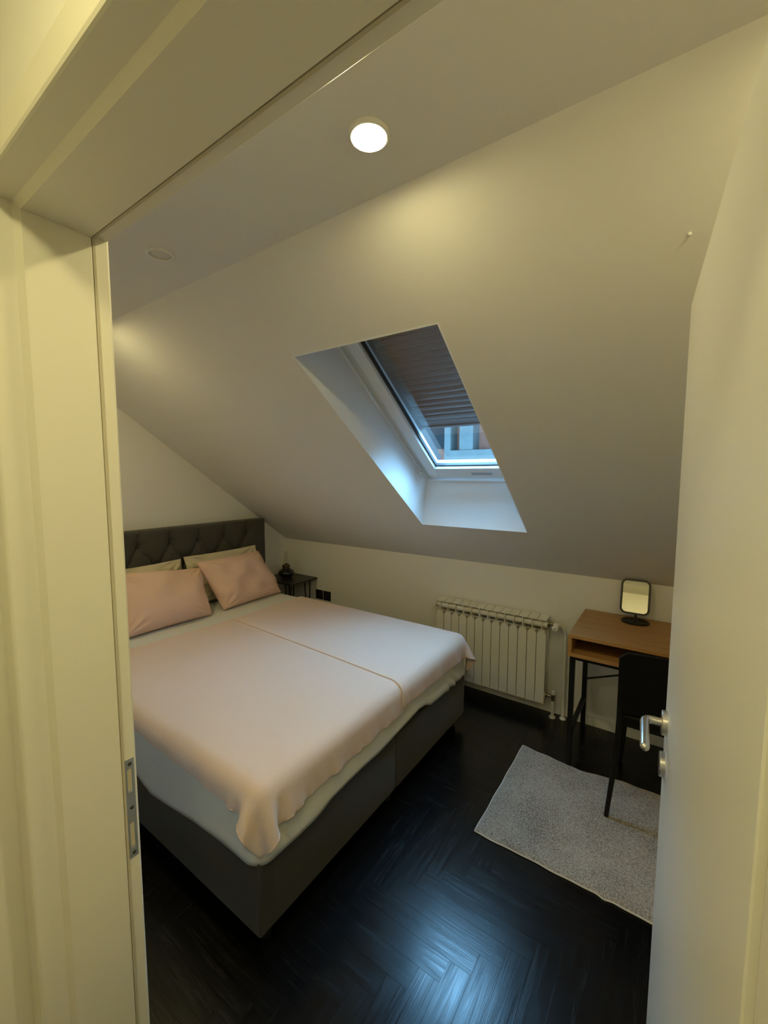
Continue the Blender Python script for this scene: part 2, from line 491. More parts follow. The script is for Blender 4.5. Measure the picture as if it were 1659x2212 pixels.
tag(frame, 'cream lacquered door frame the photo looks through', 'door frame')
# room-side casing
bm = BM()
cw = 0.07
box(bm, -0.014 - cw, -0.014, 0.0, 0.010, 0, HD + 0.014 + cw, 0.002)
box(bm, JW + 0.014, JW + 0.014 + cw, 0.0, 0.010, 0, HD + 0.014 + cw, 0.002)
box(bm, -0.014, JW + 0.014, 0.0, 0.010, HD + 0.014, HD + 0.014 + cw, 0.002)
struct('trim_2', bm, M['frame'])
# gasket strip in the rebate of the frame
bm = BM()
def strip(x0, x1, z0, z1): box(bm, x0, x1, -0.0188, -0.0150, z0, z1)
strip(-0.0048, -0.001, 0.0, HD + 0.001); strip(JW + 0.001, JW + 0.0048, 0.0, HD + 0.001)
box(bm, -0.001, JW + 0.001, -0.0188, -0.0150, HD + 0.001, HD + 0.0048)
obj('gasket', bm, M['gasket'], frame)

# strike plate on the left jamb rebate
sx = -0.0052
def strike():
    bm = BM()
    y0, y1, z0, z1 = -0.0145, 0.0015, 0.888, 1.075
    holes = [(-0.0105, -0.0030, 1.012, 1.057), (-0.0105, -0.0030, 0.905, 0.955)]
    ys = [y0, -0.0105, -0.0030, y1]
    zs = [z0, 0.905, 0.955, 1.012, 1.057, z1]
    for i in range(3):
        for j in range(5):
            if i == 1 and j in (1, 3): continue
            box(bm, sx, sx + 0.0012, ys[i], ys[i + 1], zs[j], zs[j + 1])
    bmesh.ops.remove_doubles(bm, verts=bm.verts[:], dist=1e-6)
    return bm
sp = empty('strike_plate', (sx, -0.006, 0.888), 'zinc strike plate let into the left door jamb', 'strike plate')
obj('plate', strike(), M['zinc'], sp)
for zz in (1.066, 0.983, 0.8965):
    bm = BM(); lathe(bm, [(0, 0.0018), (0.0016, 0.0018), (0.0030, 0.0014), (0.0034, 0.0010), (0.0034, 0.0)], (sx + 0.0004, -0.0055, zz), (1, 0, 0), 16)
    obj('screw', bm, M['dark_hole'], sp, smooth=True)
for z0, z1 in ((1.012, 1.057), (0.905, 0.955)):
    bm = BM(); box(bm, sx + 0.0001, sx + 0.0006, -0.0100, -0.0035, z0 + 0.001, z1 - 0.001)
    obj('insert', bm, M['gasket'], sp)
    bm = BM(); hexa(bm, [(sx + 0.0004, -0.0105, z0), (sx + 0.0022, -0.0105, z0 + 0.001), (sx + 0.0022, -0.003, z0 + 0.001), (sx + 0.0004, -0.003, z0),
                         (sx + 0.0004, -0.0105, z0 + 0.006), (sx + 0.0010, -0.0105, z0 + 0.006), (sx + 0.0010, -0.003, z0 + 0.006), (sx + 0.0004, -0.003, z0 + 0.006)])
    obj('tab', bm, M['steel'], sp)

# ------------------------------------------------------------------ door leaf, opened about 90 degrees
D0 = Vector((0.7783, 0.7988, 0)); DH = Vector((0.8218, 0.0, 0))
dt = (DH - D0).normalized()
dn = Vector((-dt.y, dt.x, 0))            # points +X (away from the visible face)
if dn.x < 0: dn = -dn
DZ = 1.9387
door = empty('door_1', (D0.x, D0.y, 0), 'open white door leaf with a steel lever handle', 'door', kind='structure')
def dpt(t, z, d): return D0 + dt * t + dn * d + Vector((0, 0, z))
bm = BM()
hexa(bm, [dpt(0, .006, 0), dpt(.79, .006, 0), dpt(.79, .006, .04), dpt(0, .006, .04),
          dpt(0, DZ, 0), dpt(.79, DZ, 0), dpt(.79, DZ, .04), dpt(0, DZ, .04)], 0.0015)
obj('leaf', bm, M['door'], door)
hz = 1.040; ht = 0.058
hp = [dpt(ht, hz, -0.004), dpt(ht, hz, -0.024), dpt(ht + 0.001, hz, -0.032), dpt(ht + 0.004, hz, -0.0375),
      dpt(ht + 0.009, hz, -0.0408), dpt(ht + 0.016, hz, -0.042), dpt(ht + 0.06, hz, -0.042), dpt(ht + 0.116, hz, -0.042)]
hr = [0.0085] * len(hp)
for k in range(1, 7):
    a = math.pi / 2 * k / 6
    hp.append(dpt(ht + 0.116 + 0.0085 * math.sin(a), hz, -0.042)); hr.append(max(0.0085 * math.cos(a), 0.0006))
bm = BM(); tube(bm, hp, hr, 18)
han = obj('handle', bm, M['steel'], door)
smooth_by_angle(han)
def rosette(z):
    bm = BM()
    lathe(bm, [(0, 0), (0.026, 0), (0.026, -0.009), (0.0245, -0.0105), (0.012, -0.0105), (0.0, -0.0105)], dpt(ht, z, 0), dn, 40)
    return bm
smooth_by_angle(obj('rosette', rosette(hz), M['steel'], door))
esc = smooth_by_angle(obj('lock_rosette', rosette(0.945), M['steel'], door))
bm = BM(); tube(bm, [dpt(ht, 0.950, -0.010), dpt(ht, 0.950, -0.0112)], 0.005, 16); tube(bm, [dpt(ht, 0.944, -0.010), dpt(ht, 0.938, -0.0112)], 0.002, 8)
obj('keyhole', bm, M['dark_hole'], esc)

# ------------------------------------------------------------------ roof window
FD = 0.262                                # frame plane distance from the slope
LA0, LA1 = 0.632, 1.90                    # lining edges at the frame
win = empty('window_1', slope_pt(WX0, LA0, FD), 'roof window with a half lowered dark outer shutter', 'roof window', kind='structure')
# lining: four boards forming the shaft
def quad_board(bm, a, b, c, d, thick):
    a, b, c, d = map(Vector, (a, b, c, d))
    n = (b - a).cross(d - a).normalized() * thick
    hexa(bm, [a, b, c, d, a + n, b + n, c + n, d + n])
e = 0.0
inA = [slope_pt(WX0, WA0), slope_pt(WX1, WA0), slope_pt(WX1, WA1), slope_pt(WX0, WA1)]
outA = [slope_pt(WX0, LA0, FD), slope_pt(WX1, LA0, FD), slope_pt(WX1, LA1, FD), slope_pt(WX0, LA1, FD)]
bm = BM()
vi = [bm.verts.new(p) for p in inA]; vo = [bm.verts.new(p) for p in outA]
for i in range(4):
    bm.faces.new((vi[i], vi[(i + 1) % 4], vo[(i + 1) % 4], vo[i]))
lin = obj('lining', bm, M['lining'], win, recalc=False)
md = lin.modifiers.new('thick', 'SOLIDIFY'); md.thickness = 0.010; md.offset = 1.0
# thin edge bead of the lining next to the frame
def ring_boxes(bm, x0, x1, a0, a1, wl, wb, wt, d0, d1, bev=0.002):
    slope_box(bm, x0, x0 + wl, a0, a1, d0, d1, bev)
    slope_box(bm, x1 - wl, x1, a0, a1, d0, d1, bev)
    slope_box(bm, x0 + wl, x1 - wl, a0, a0 + wb, d0, d1, bev)
    slope_box(bm, x0 + wl, x1 - wl, a1 - wt, a1, d0, d1, bev)
bm = BM(); ring_boxes(bm, WX0 + 0.001, WX1 - 0.001, LA0 + 0.001, LA1 - 0.001, 0.020, 0.024, 0.02, FD - 0.008, FD + 0.05)
obj('lining_bead', bm, M['sash'], win)
bm = BM(); ring_boxes(bm, WX0 - 0.02, WX1 + 0.02, LA0 - 0.02, LA1 + 0.02, 0.085, 0.075, 0.08, FD + 0.012, FD + 0.11)
obj('window_frame', bm, M['sash'], win)
SX0, SX1, SA0, SA1 = WX0 + 0.062, WX1 - 0.062, 0.700, 1.86
bm = BM(); ring_boxes(bm, SX0, SX1, SA0, SA1, 0.068, 0.086, 0.07, FD - 0.012, FD + 0.06, 0.005)
sash = obj('sash', bm, M['sash'], win)
bm = BM(); ring_boxes(bm, SX0 + 0.066, SX1 - 0.066, SA0 + 0.084, SA1 - 0.066, 0.010, 0.010, 0.01, FD + 0.010, FD + 0.030, 0)
obj('seal', bm, M['seal'], win)
bm = BM(); slope_box(bm, SX0 + 0.067, SX1 - 0.067, SA0 + 0.085, SA1 - 0.067, FD + 0.020, FD + 0.024)
obj('glass', bm, M['glass'], win)
bm = BM(); slope_box(bm, -0.245, -0.115, SA0 + 0.022, SA0 + 0.046, FD - 0.0130, FD - 0.0118)
obj('type_plate', bm, M['plate'], win)
# outer roller shutter: slats with ribs, in two guide rails
sh = BM()
a_b, a_t, n_sl = 1.055, 1.90, 21
pitch = (a_t - a_b - 0.05) / n_sl
slope_box(sh, SX0 + 0.045, SX1 - 0.045, a_b, a_b + 0.045, FD + 0.095, FD + 0.108, 0.002)
slope_box(sh, SX0 + 0.045, SX1 - 0.045, a_b - 0.012, a_b + 0.004, FD + 0.088, FD + 0.104, 0.002)
for i in range(n_sl):
    a0 = a_b + 0.047 + i * pitch
    pr = [(0.0, 0.012), (0.0, 0.004), (pitch * 0.18, 0.0), (pitch * 0.5, -0.002), (pitch * 0.85, 0.0005), (pitch * 0.95, 0.005), (pitch * 1.02, 0.006), (pitch * 1.02, 0.012)]
    ngon_prism(sh, [slope_pt(SX0 + 0.045, a0 + p, FD + 0.098 + d) for p, d in pr], (SX1 - SX0 - 0.09, 0, 0))
obj('roller_shutter', sh, M['shutter'], win)
bm = BM()
slope_box(bm, SX0 + 0.035, SX0 + 0.062, SA0 + 0.05, SA1, FD + 0.062, FD + 0.115)
slope_box(bm, SX1 - 0.062, SX1 - 0.035, SA0 + 0.05, SA1, FD + 0.062, FD + 0.115)
obj('guide_rail', bm, M['shutter'], win)
# child catch with cord loop on the left lining
cx0 = WX0 + 0.016
bm = BM()
cp = slope_pt(cx0, 0.755, FD - 0.025)
tube(bm, [cp + Vector((-0.012, 0, 0)), cp + Vector((0.020, 0, 0))], 0.010, 16)
tube(bm, [cp + SA * 0.035 + Vector((-0.012, 0, 0)), cp + SA * 0.035 + Vector((0.012, 0, 0))], 0.012, 16)
tube(bm, [cp + Vector((0.018, 0, 0)), cp + Vector((0.018, 0, 0)) - SN * 0.025 - SA * 0.01], 0.006, 12)
bolt = obj('catch', bm, M['plastic'], win, smooth=False); smooth_by_angle(bolt)
bm = BM()
lp = []
for i in range(25):
    a = 2 * math.pi * i / 24
    lp.append(cp + Vector((-0.006 + 0.006 * math.sin(a), 0, 0)) - SN * (0.045 * (0.5 - 0.5 * math.cos(a)) + 0.002) + SA * (0.034 * math.sin(a) + 0.005))
tube(bm, lp, 0.0028, 8)
obj('cord_loop', bm, M['plastic'], win, smooth=True)
# ------------------------------------------------------------------ neighbour building seen through the glass
BY = 8.0
bld = empty('building', (-2.5, BY, -4), 'unfinished house across the street with red brick panels and grey concrete frame', 'building')
bm = BM()
box(bm, -14, 9, BY + 0.32, BY + 0.6, -6, 3.6)
obj('wall', bm, M['brick'], bld)
def conc(name, x0, x1, z0, z1, y0=BY, y1=BY + 0.4, m='concrete'):
    bm = BM(); box(bm, x0, x1, y0, y1, z0, z1, 0.01)
    return obj(name, bm, M[m], bld)
conc('beam', -14, 9, 1.60, 1.79)
conc('ledge', -14, 9, 1.50, 1.62, BY - 0.12)
conc('parapet', -3.28, -2.20, 1.79, 2.12, BY - 0.05)
conc('column', -3.40, -3.25, 1.79, 3.6, BY - 0.03)
conc('pier', -3.05, -2.74, 2.12, 3.6, BY - 0.02)
conc('parapet', -2.14, -1.2, 1.79, 2.2, BY - 0.05)
conc('column', -2.22, -2.10, 1.79, 2.34, BY - 0.04)
conc('added_shade_slab', -14, 9, 3.3, 3.6, BY - 1.4)  # unseen slab, added to keep overhead sky light off the facade
bm = BM(); box(bm, -5.2, -3.42, BY + 0.28, BY + 0.33, 2.18, 3.2); obj('window_blank', bm, M['shutter'], bld)

# ================================================================== CEILING LIGHTS
def make_light(x, y, lit, label):
    root = empty('ceiling_light', (x, y, HC), label, 'ceiling light', 'round ceiling lights in a row')
    bm = BM()
    lathe(bm, [(0.0455, 0.0), (0.0455, -0.005), (0.0425, -0.0085), (0.0375, -0.0085), (0.0335, -0.004), (0.0335, 0.0)], (x, y, HC), (0, 0, 1), 48)
    smooth_by_angle(obj('ring', bm, M['lamp_ring'], root), 50)
    bm = BM()
    if lit: lathe(bm, [(0.0, -0.0100), (0.024, -0.0096), (0.0385, -0.0088), (0.0385, -0.001)], (x, y, HC), (0, 0, 1), 40)
    else: lathe(bm, [(0.0, -0.0040), (0.024, -0.0036), (0.033, -0.0010), (0.033, -0.0005)], (x, y, HC), (0, 0, 1), 40)
    obj('diffuser', bm, M['lamp_on'] if lit else M['lamp_off'], root, smooth=True)
    return root
make_light(0.180, 0.464, True, 'lit round ceiling light glowing warm white above the foot of the bed')
make_light(-0.697, 0.459, False, 'unlit round ceiling light near the left door jamb')
make_light(-1.574, 0.459, True, 'lit round ceiling light above the headboard end, hidden behind the left door jamb')
make_light(1.057, 0.464, True, 'lit round ceiling light beyond the top of the open door, hidden by it')
# hall light
hl = empty('hall_light', HALL_POS, 'lit round ceiling light in the hall behind the viewer', 'ceiling light')
hx, hy, hzz = HALL_POS
bm = BM(); lathe(bm, [(0.085, 0.02), (0.085, -0.01), (0.078, -0.014), (0.074, -0.010)], (hx, hy, hzz), (0, 0, 1), 48); obj('ring', bm, M['lamp_ring'], hl, smooth=True)
bm = BM(); lathe(bm, [(0.0, -0.052), (0.025, -0.050), (0.050, -0.040), (0.066, -0.024), (0.073, -0.006), (0.073, -0.002)], (hx, hy, hzz), (0, 0, 1), 40); obj('diffuser', bm, M['hall_on'], hl, smooth=True)

# tiny screw on the slope
p = slope_pt(0.768, 1.99, 0)
bm = BM(); lathe(bm, [(0, -0.006), (0.003, -0.005), (0.004, -0.002), (0.004, 0.0)], p, SN, 12)
o = obj('wall_plug', bm, M['plastic'], smooth=True); tag(o, 'tiny white plug in the sloped ceiling near the door top', 'plug')

# ================================================================== BED
BX0, BX1, BY0, BY1 = -2.285, -0.26, 0.456, 2.056
BOXZ0, BOXZ1, MT = 0.073, 0.343, 0.583
bed = empty('bed', (-1.3, 1.256, 0), 'grey upholstered box spring bed with a tufted headboard', 'bed')
for y0, y1 in ((BY0, 1.2575), (1.2605, BY1)):
    bm = BM(); box(bm, BX0 - 0.01, BX1, y0, y1, BOXZ0, BOXZ1, 0.010, 3)
    smooth_by_angle(obj('base', bm, M['velour_box'], bed), 40)
bm = BM(); box(bm, BX0 + 0.005, BX1 - 0.006, BY0 + 0.006, BY1 - 0.006, BOXZ1 + 0.003, MT - 0.012, 0.03, 4)
smooth_by_angle(obj('mattress', bm, M['velour_box'], bed), 40)
for lx in (-2.22, -0.315):
    for ly in (0.52, 1.256, 1.99):
        bm = BM(); tube(bm, [(lx, ly, 0.0), (lx, ly, BOXZ0 + 0.002)], [0.018, 0.026], 20)
        smooth_by_angle(obj('leg', bm, M['black_plastic'], bed), 40)
# headboard
HY0, HY1, HZ0, HZ1 = 0.32, 2.165, 0.02, 1.187
HXF, HXB = -2.278, -2.392
btn1 = [(1.073 + 0.2255 * k, 1.072) for k in range(-3, 5)]
btn2 = [(1.073 + 0.2255 * (k + 0.5), 0.905) for k in range(-3, 4)]
btn3 = [(b[0], 0.738) for b in btn1]
btn = [b for b in btn1 + btn2 + btn3 if HY0 + 0.05 < b[0] < HY1 - 0.05]
segs = []
for b in btn1:
    segs.append((b, (b[0] + 0.006, HZ1 + 0.05)))
for A, Bn in ((btn1, btn2), (btn2, btn3)):
    for a in A:
        for b in Bn:
            if abs(a[0] - b[0]) < 0.12: segs.append((a, b))
def headboard():
    ny, nz = 320, 190
    ys = np.linspace(HY0, HY1, ny); zs = np.linspace(HZ0, HZ1, nz)
    Y, Z = np.meshgrid(ys, zs, indexing='ij')
    db = np.full(Y.shape, 9.0); dl = np.full(Y.shape, 9.0)
    for b in btn: db = np.minimum(db, np.hypot(Y - b[0], Z - b[1]))
    for (a, b) in segs:
        ax, ay = a; bx, by = b
        vx, vy = bx - ax, by - ay
        t = np.clip(((Y - ax) * vx + (Z - ay) * vy) / (vx * vx + vy * vy), 0, 1)
        wob = 0.004 * np.sin(9 * t + ax * 20)
        dl = np.minimum(dl, np.hypot(Y - ax - t * vx - wob, Z - ay - t * vy))
    X = HXF - 0.034 * np.exp(-(db / 0.034) ** 1.2) - 0.020 * np.exp(-dl / 0.012) - 0.014 * np.exp(-dl / 0.045)
    X += 0.004 * np.sin(Y * 23 + Z * 17) * np.exp(-(db / 0.09) ** 2)
    # radial creases near the buttons
    for b in btn:
        a = np.arctan2(Z - b[1], Y - b[0]); d = np.hypot(Y - b[0], Z - b[1])
        X += 0.0022 * np.sin(a * 7 + b[0] * 31) * np.exp(-((d - 0.03) / 0.025) ** 2)
    eg = np.minimum(np.minimum(Y - HY0, HY1 - Y), HZ1 - Z)
    rr_ = 0.022
    k = np.clip((rr_ - eg) / rr_, 0, 1)
    X -= rr_ * (1 - np.sqrt(np.maximum(0, 1 - k * k)))
    bm = BM()
    V = [[bm.verts.new((X[i, j], Y[i, j], Z[i, j])) for j in range(nz)] for i in range(ny)]
    for i in range(ny - 1):
        for j in range(nz - 1):
            bm.faces.new((V[i][j], V[i + 1][j], V[i + 1][j + 1], V[i][j + 1]))
    bnd = [V[i][0] for i in range(ny)] + [V[ny - 1][j] for j in range(1, nz)] + [V[i][nz - 1] for i in range(ny - 2, -1, -1)] + [V[0][j] for j in range(nz - 2, 0, -1)]
    back = [bm.verts.new((HXB, v.co.y, v.co.z)) for v in bnd]
    n = len(bnd)
    for i in range(n):
        bm.faces.new((bnd[i], bnd[(i + 1) % n], back[(i + 1) % n], back[i]))
    bm.faces.new(back)
    return bm
hb = obj('headboard', headboard(), M['velour'], bed)
smooth_by_angle(hb, 50)
for b in btn:
    bm = BM(); lathe(bm, [(0, 0.008), (0.006, 0.0072), (0.010, 0.004), (0.012, 0.0), (0.012, -0.004)], (HXF - 0.058, b[0], b[1]), (1, 0, 0), 18)
    obj('button', bm, M['button'], hb, smooth=True)

# ------------------------------------------------------------------ fitted sheet over the mattress
def fitted_sheet():
    r = 0.05
    x0, x1, y0, y1 = BX0 + 0.0, BX1 + 0.004, BY0 - 0.004, BY1 + 0.004
    n = 420
    cr = 0.05
    # perimeter by arc-length-like parameter
    def perim(inset):
        rad = max(cr - inset, 0.004)
        pts = []
        hx_, hy_ = (x1 - x0) / 2 - inset, (y1 - y0) / 2 - inset
        L = [2 * (hx_ - rad), math.pi / 2 * rad, 2 * (hy_ - rad), math.pi / 2 * rad] * 2
        tot = sum(L)
        return hx_, hy_, rad
    cxm, cym = (x0 + x1) / 2, (y0 + y1) / 2
    base = []
    hx_, hy_ = (x1 - x0) / 2 - cr, (y1 - y0) / 2 - cr
    # list of (core point, outward normal)
    def add_line(a, b, nrm, m):
        for i in range(m):
            t = i / m
            base.append((a[0] + (b[0] - a[0]) * t, a[1] + (b[1] - a[1]) * t, nrm[0], nrm[1]))
    def add_arc(c, a0, m):
        for i in range(m):
            a = math.radians(a0 + 90 * i / m)
            base.append((c[0], c[1], math.cos(a), math.sin(a)))
    add_line((-hx_, -hy_), (hx_, -hy_), (0, -1), 150); add_arc((hx_, -hy_), -90, 12)
    add_line((hx_, -hy_), (hx_, hy_), (1, 0), 130); add_arc((hx_, hy_), 0, 12)
    add_line((hx_, hy_), (-hx_, hy_), (0, 1), 90); add_arc((-hx_, hy_), 90, 12)
    add_line((-hx_, hy_), (-hx_, -hy_), (-1, 0), 60); add_arc((-hx_, -hy_), 180, 12)
    hemN = [(-2.3, .33), (-1.30, .335), (-1.067, .330), (-0.985, .300), (-0.919, .283), (-.82, .292), (-.72, .306), (-0.613, .323), (-0.443, .332), (-0.248, .331)]
    hemF = [(.44, .331), (0.527, .327), (.62, .322), (0.701, .325), (.74, .332), (0.789, .347), (.88, .352), (0.976, .355), (1.10, .354), (1.261, .366), (1.38, .376), (1.458, .387), (1.52, .378), (1.58, .350), (1.66, .345), (1.748, .342), (2.06, .337)]
    def interp(tab, v):
        xs = [a for a, _ in tab]; zs_ = [b for _, b in tab]
        return float(np.interp(v, xs, zs_))
    bm = BM()
    rows = []
    prof_top = [(0.35, MT + 0.0), (0.12, MT + 0.0)]
    npts = len(base)
    grid = []
    for i, (px, py, nx, ny_) in enumerate(base):
        col = []
        X, Y = cxm + px, cym + py
        wv_ = math.sin(i * 0.21) * 0.5 + math.sin(i * 0.093 + 1.3) * 0.5
        if ny_ < -0.5: hem = interp(hemN, X + nx * cr)
        elif nx > 0.5: hem = interp(hemF, Y + ny_ * cr)
        else: hem = 0.335
        # top ring insets
        for sc_ in (0.55, 0.80, 0.94):
            col.append((cxm + px * sc_, cym + py * sc_, MT))
        for k in range(7):
            a = math.pi / 2 * (1 - k / 6)
            col.append((X + nx * (cr - r + r * math.cos(a)), Y + ny_ * (cr - r + r * math.cos(a)), MT - r + r * math.sin(a)))
        zt = MT - r
        m = 14
        for k in range(1, m + 1):
            t = k / m
            z = zt + (hem - zt) * t
            puff = 0.004 * wv_ * math.sin(t * math.pi * 0.9) + 0.009 * t * t
            fold = 0.005 * math.exp(-((t - 0.86) / 0.06) ** 2) * (0.5 + 0.5 * math.sin(i * 0.05 + 0.6))
            # gathered pleats at the far foot corner
            pleat = 0.0
            if nx > 0.5 and Y > 1.70:
                pleat = 0.007 * math.sin((Y * 0.8 + z * 1.1) * 95) * t * math.exp(-((Y - 1.86) / 0.10) ** 2)
            off = puff + fold + pleat
            col.append((X + nx * (cr + off), Y + ny_ * (cr + off), z))
        grid.append([bm.verts.new(c) for c in col])
    for i in range(npts):
        A, B = grid[i], grid[(i + 1) % npts]
        for k in range(len(A) - 1):
            try: bm.faces.new((A[k], B[k], B[k + 1], A[k + 1]))
            except ValueError: pass
    bm.faces.new([g[0] for g in grid])
    return bm
fs = obj('fitted_sheet', fitted_sheet(), M['sheet'], smooth=True)
tag(fs, 'white fitted sheet pulled over the mattress under the pink blankets', 'bed sheet')
md = fs.modifiers.new('thick', 'SOLIDIFY'); md.thickness = 0.002; md.offset = -1

# ------------------------------------------------------------------ blankets: small position based cloth draped on the mattress
RB_C = np.array([(BX0 + BX1 + 0.004) / 2, (BY0 + BY1) / 2, (MT + 0.0) / 2])
RB_H = np.array([(BX1 + 0.004 - BX0) / 2, (BY1 - BY0 + 0.008) / 2, MT / 2])
RB_R = 0.05
def collide(P, thick):
    q = P - RB_C
    h = RB_H - RB_R
    a = np.abs(q) - h
    d = np.maximum(a, 0)
    L = np.linalg.norm(d, axis=1)
    s = np.sign(q); s[s == 0] = 1
    out = L > 1e-9
    nrm = np.zeros_like(P)
    nrm[out] = d[out] / L[out][:, None] * s[out]
    ins = ~out
    if ins.any():
        k = np.argmax(a[ins], axis=1)
        nn = np.zeros((ins.sum(), 3)); nn[np.arange(len(k)), k] = s[ins][np.arange(len(k)), k]
        nrm[ins] = nn
    dist = np.where(out, L, a.max(axis=1)) - RB_R
    pen = thick - dist
    hit = pen > 0
    P = P.copy()
    P[hit] += nrm[hit] * pen[hit][:, None]
    return P, hit
def drape(c00, c10, c11, c01, nu, nv, thick, steps=170, iters=14, seed=1, noise=0.004):
    r_ = np.random.default_rng(seed)
    U, V = np.meshgrid(np.linspace(0, 1, nu), np.linspace(0, 1, nv), indexing='ij')
    c = [np.array(k, float) for k in (c00, c10, c11, c01)]
    XY = (c[0] * ((1 - U) * (1 - V))[..., None] + c[1] * (U * (1 - V))[..., None] + c[2] * (U * V)[..., None] + c[3] * ((1 - U) * V)[..., None])
    rest = np.concatenate([XY, np.zeros((nu, nv, 1))], axis=2)
    P = rest.copy()
    # low-frequency ripples
    rip = np.zeros((nu, nv))
    for _ in range(8):
        a = r_.uniform(0, 2 * np.pi); f = r_.uniform(8, 22); ph = r_.uniform(0, 6.28)
        rip += np.sin((XY[..., 0] * np.cos(a) + XY[..., 1] * np.sin(a)) * f + ph)
    P[..., 2] = MT + thick + 0.006 + noise * rip * 0.3
    shp = P.shape
    P = P.reshape(-1, 3)
    idx = np.arange(nu * nv).reshape(nu, nv)
    R = rest.reshape(-1, 3)
    groups = []
    def grp(A, B, k):
        A = A.ravel(); B = B.ravel()
        groups.append((A, B, np.linalg.norm(R[A] - R[B], axis=1)[:, None], k))
    for par in (0, 1):
        grp(idx[par:-1:2, :], idx[par + 1::2, :][:idx[par:-1:2, :].shape[0]], 1.0)
        grp(idx[:, par:-1:2], idx[:, par + 1::2][:, :idx[:, par:-1:2].shape[1]], 1.0)
        a = idx[par:-1:2, :-1]; b = idx[par + 1::2, 1:][:a.shape[0]]; grp(a, b, 0.35)
        a = idx[par:-1:2, 1:]; b = idx[par + 1::2, :-1][:a.shape[0]]; grp(a, b, 0.35)
    for par in range(4):
        a = idx[par:-2:4, :]; b = idx[par + 2::4, :][:a.shape[0]]
        if a.size: grp(a, b, 0.22)
        a = idx[:, par:-2:4]; b = idx[:, par + 2::4][:, :a.shape[1]]
        if a.size: grp(a, b, 0.22)
    vel = np.zeros_like(P)
    dt_ = 1 / 60
    for s in range(steps):
        vel[:, 2] -= 9.8 * dt_
        vel *= 0.965
        old = P.copy()
        P = P + vel * dt_
        for _ in range(iters):
            for A, B, L0, k in groups:
                d = P[B] - P[A]
                L = np.linalg.norm(d, axis=1)[:, None] + 1e-9
                cvec = d * ((L - L0) / L) * (0.5 * k)
                P[A] += cvec; P[B] -= cvec
            P, hit = collide(P, thick)
        dlt = P - old
        top = hit & (P[:, 2] > MT - 0.004)
        P[hit] = old[hit] + dlt[hit] * 0.35      # friction
        P[top] = old[top] + dlt[top] * np.array([0.01, 0.01, 1.0])
        P, hit = collide(P, thick)
        vel = (P - old) / dt_
    P = P.reshape(nu, nv, 3)
    # soft folds in the hanging edges
    q = P - RB_C
    a = np.abs(q) - (RB_H - RB_R)
    d = np.maximum(a, 0) * np.sign(q); d[..., 2] = 0
    L = np.linalg.norm(d, axis=2, keepdims=True) + 1e-9
    tdrop = np.clip((MT - 0.03 - P[..., 2]) / 0.12, 0, 1)
    s_ = P[..., 0] + P[..., 1]
    fold = 0.0045 * np.sin(s_ * 31 + seed) + 0.0035 * np.sin(s_ * 57 + 2 * seed) + 0.003 * np.sin(s_ * 93 + P[..., 2] * 40)
    P += d / L * (np.maximum(fold, -0.004) * tdrop + 0.004 * tdrop)[..., None]
    return P, XY
def cloth_obj(name, P, XY, m, label, cat, group, thick=0.0035):
    nu, nv = P.shape[:2]
    bm = BM(); uvl = bm.loops.layers.uv.new('UVMap')
    V = [[bm.verts.new(P[i, j]) for j in range(nv)] for i in range(nu)]
    for i in range(nu - 1):
        for j in range(nv - 1):
            f = bm.faces.new((V[i][j], V[i + 1][j], V[i + 1][j + 1], V[i][j + 1]))
            for l, (a, b) in zip(f.loops, ((i, j), (i + 1, j), (i + 1, j + 1), (i, j + 1))):
                l[uvl].uv = XY[a, b]
    bmesh.ops.recalc_face_normals(bm, faces=bm.faces[:])
    o = obj(name, bm, m, smooth=True, recalc=False)
    s = o.modifiers.new('thick', 'SOLIDIFY'); s.thickness = thick; s.offset = 1.0
    s2 = o.modifiers.new('smooth', 'SUBSURF'); s2.levels = 1; s2.render_levels = 2
    rim = [P[-1, j] for j in range(nv)]
    rim2 = [P[i, 0] for i in range(nu)]
    bm = BM(); tube(bm, [Vector(p) for p in rim], 0.0030, 6); tube(bm, [Vector(p) for p in rim2], 0.0030, 6)
    obj('hem', bm, m, o, smooth=True)
    return tag(o, label, cat, group)
P1, XY1 = drape((-1.755, 0.425), (-0.130, 0.375), (-0.150, 1.335), (-1.69, 1.43), 84, 54, 0.006, seed=3)
cloth_obj('blanket', P1, XY1, M['blanket'], 'pale pink blanket on the near half of the bed, its corner hanging over the foot', 'blanket', 'pink blankets on the bed')
P2, XY2 = drape((-1.675, 1.372), (-0.165, 1.285), (-0.150, 2.195), (-1.695, 2.19), 80, 48, 0.0125, seed=8)
cloth_obj('blanket', P2, XY2, M['blanket'], 'pale pink blanket on the far half of the bed beside the radiator', 'blanket', 'pink blankets on the bed')

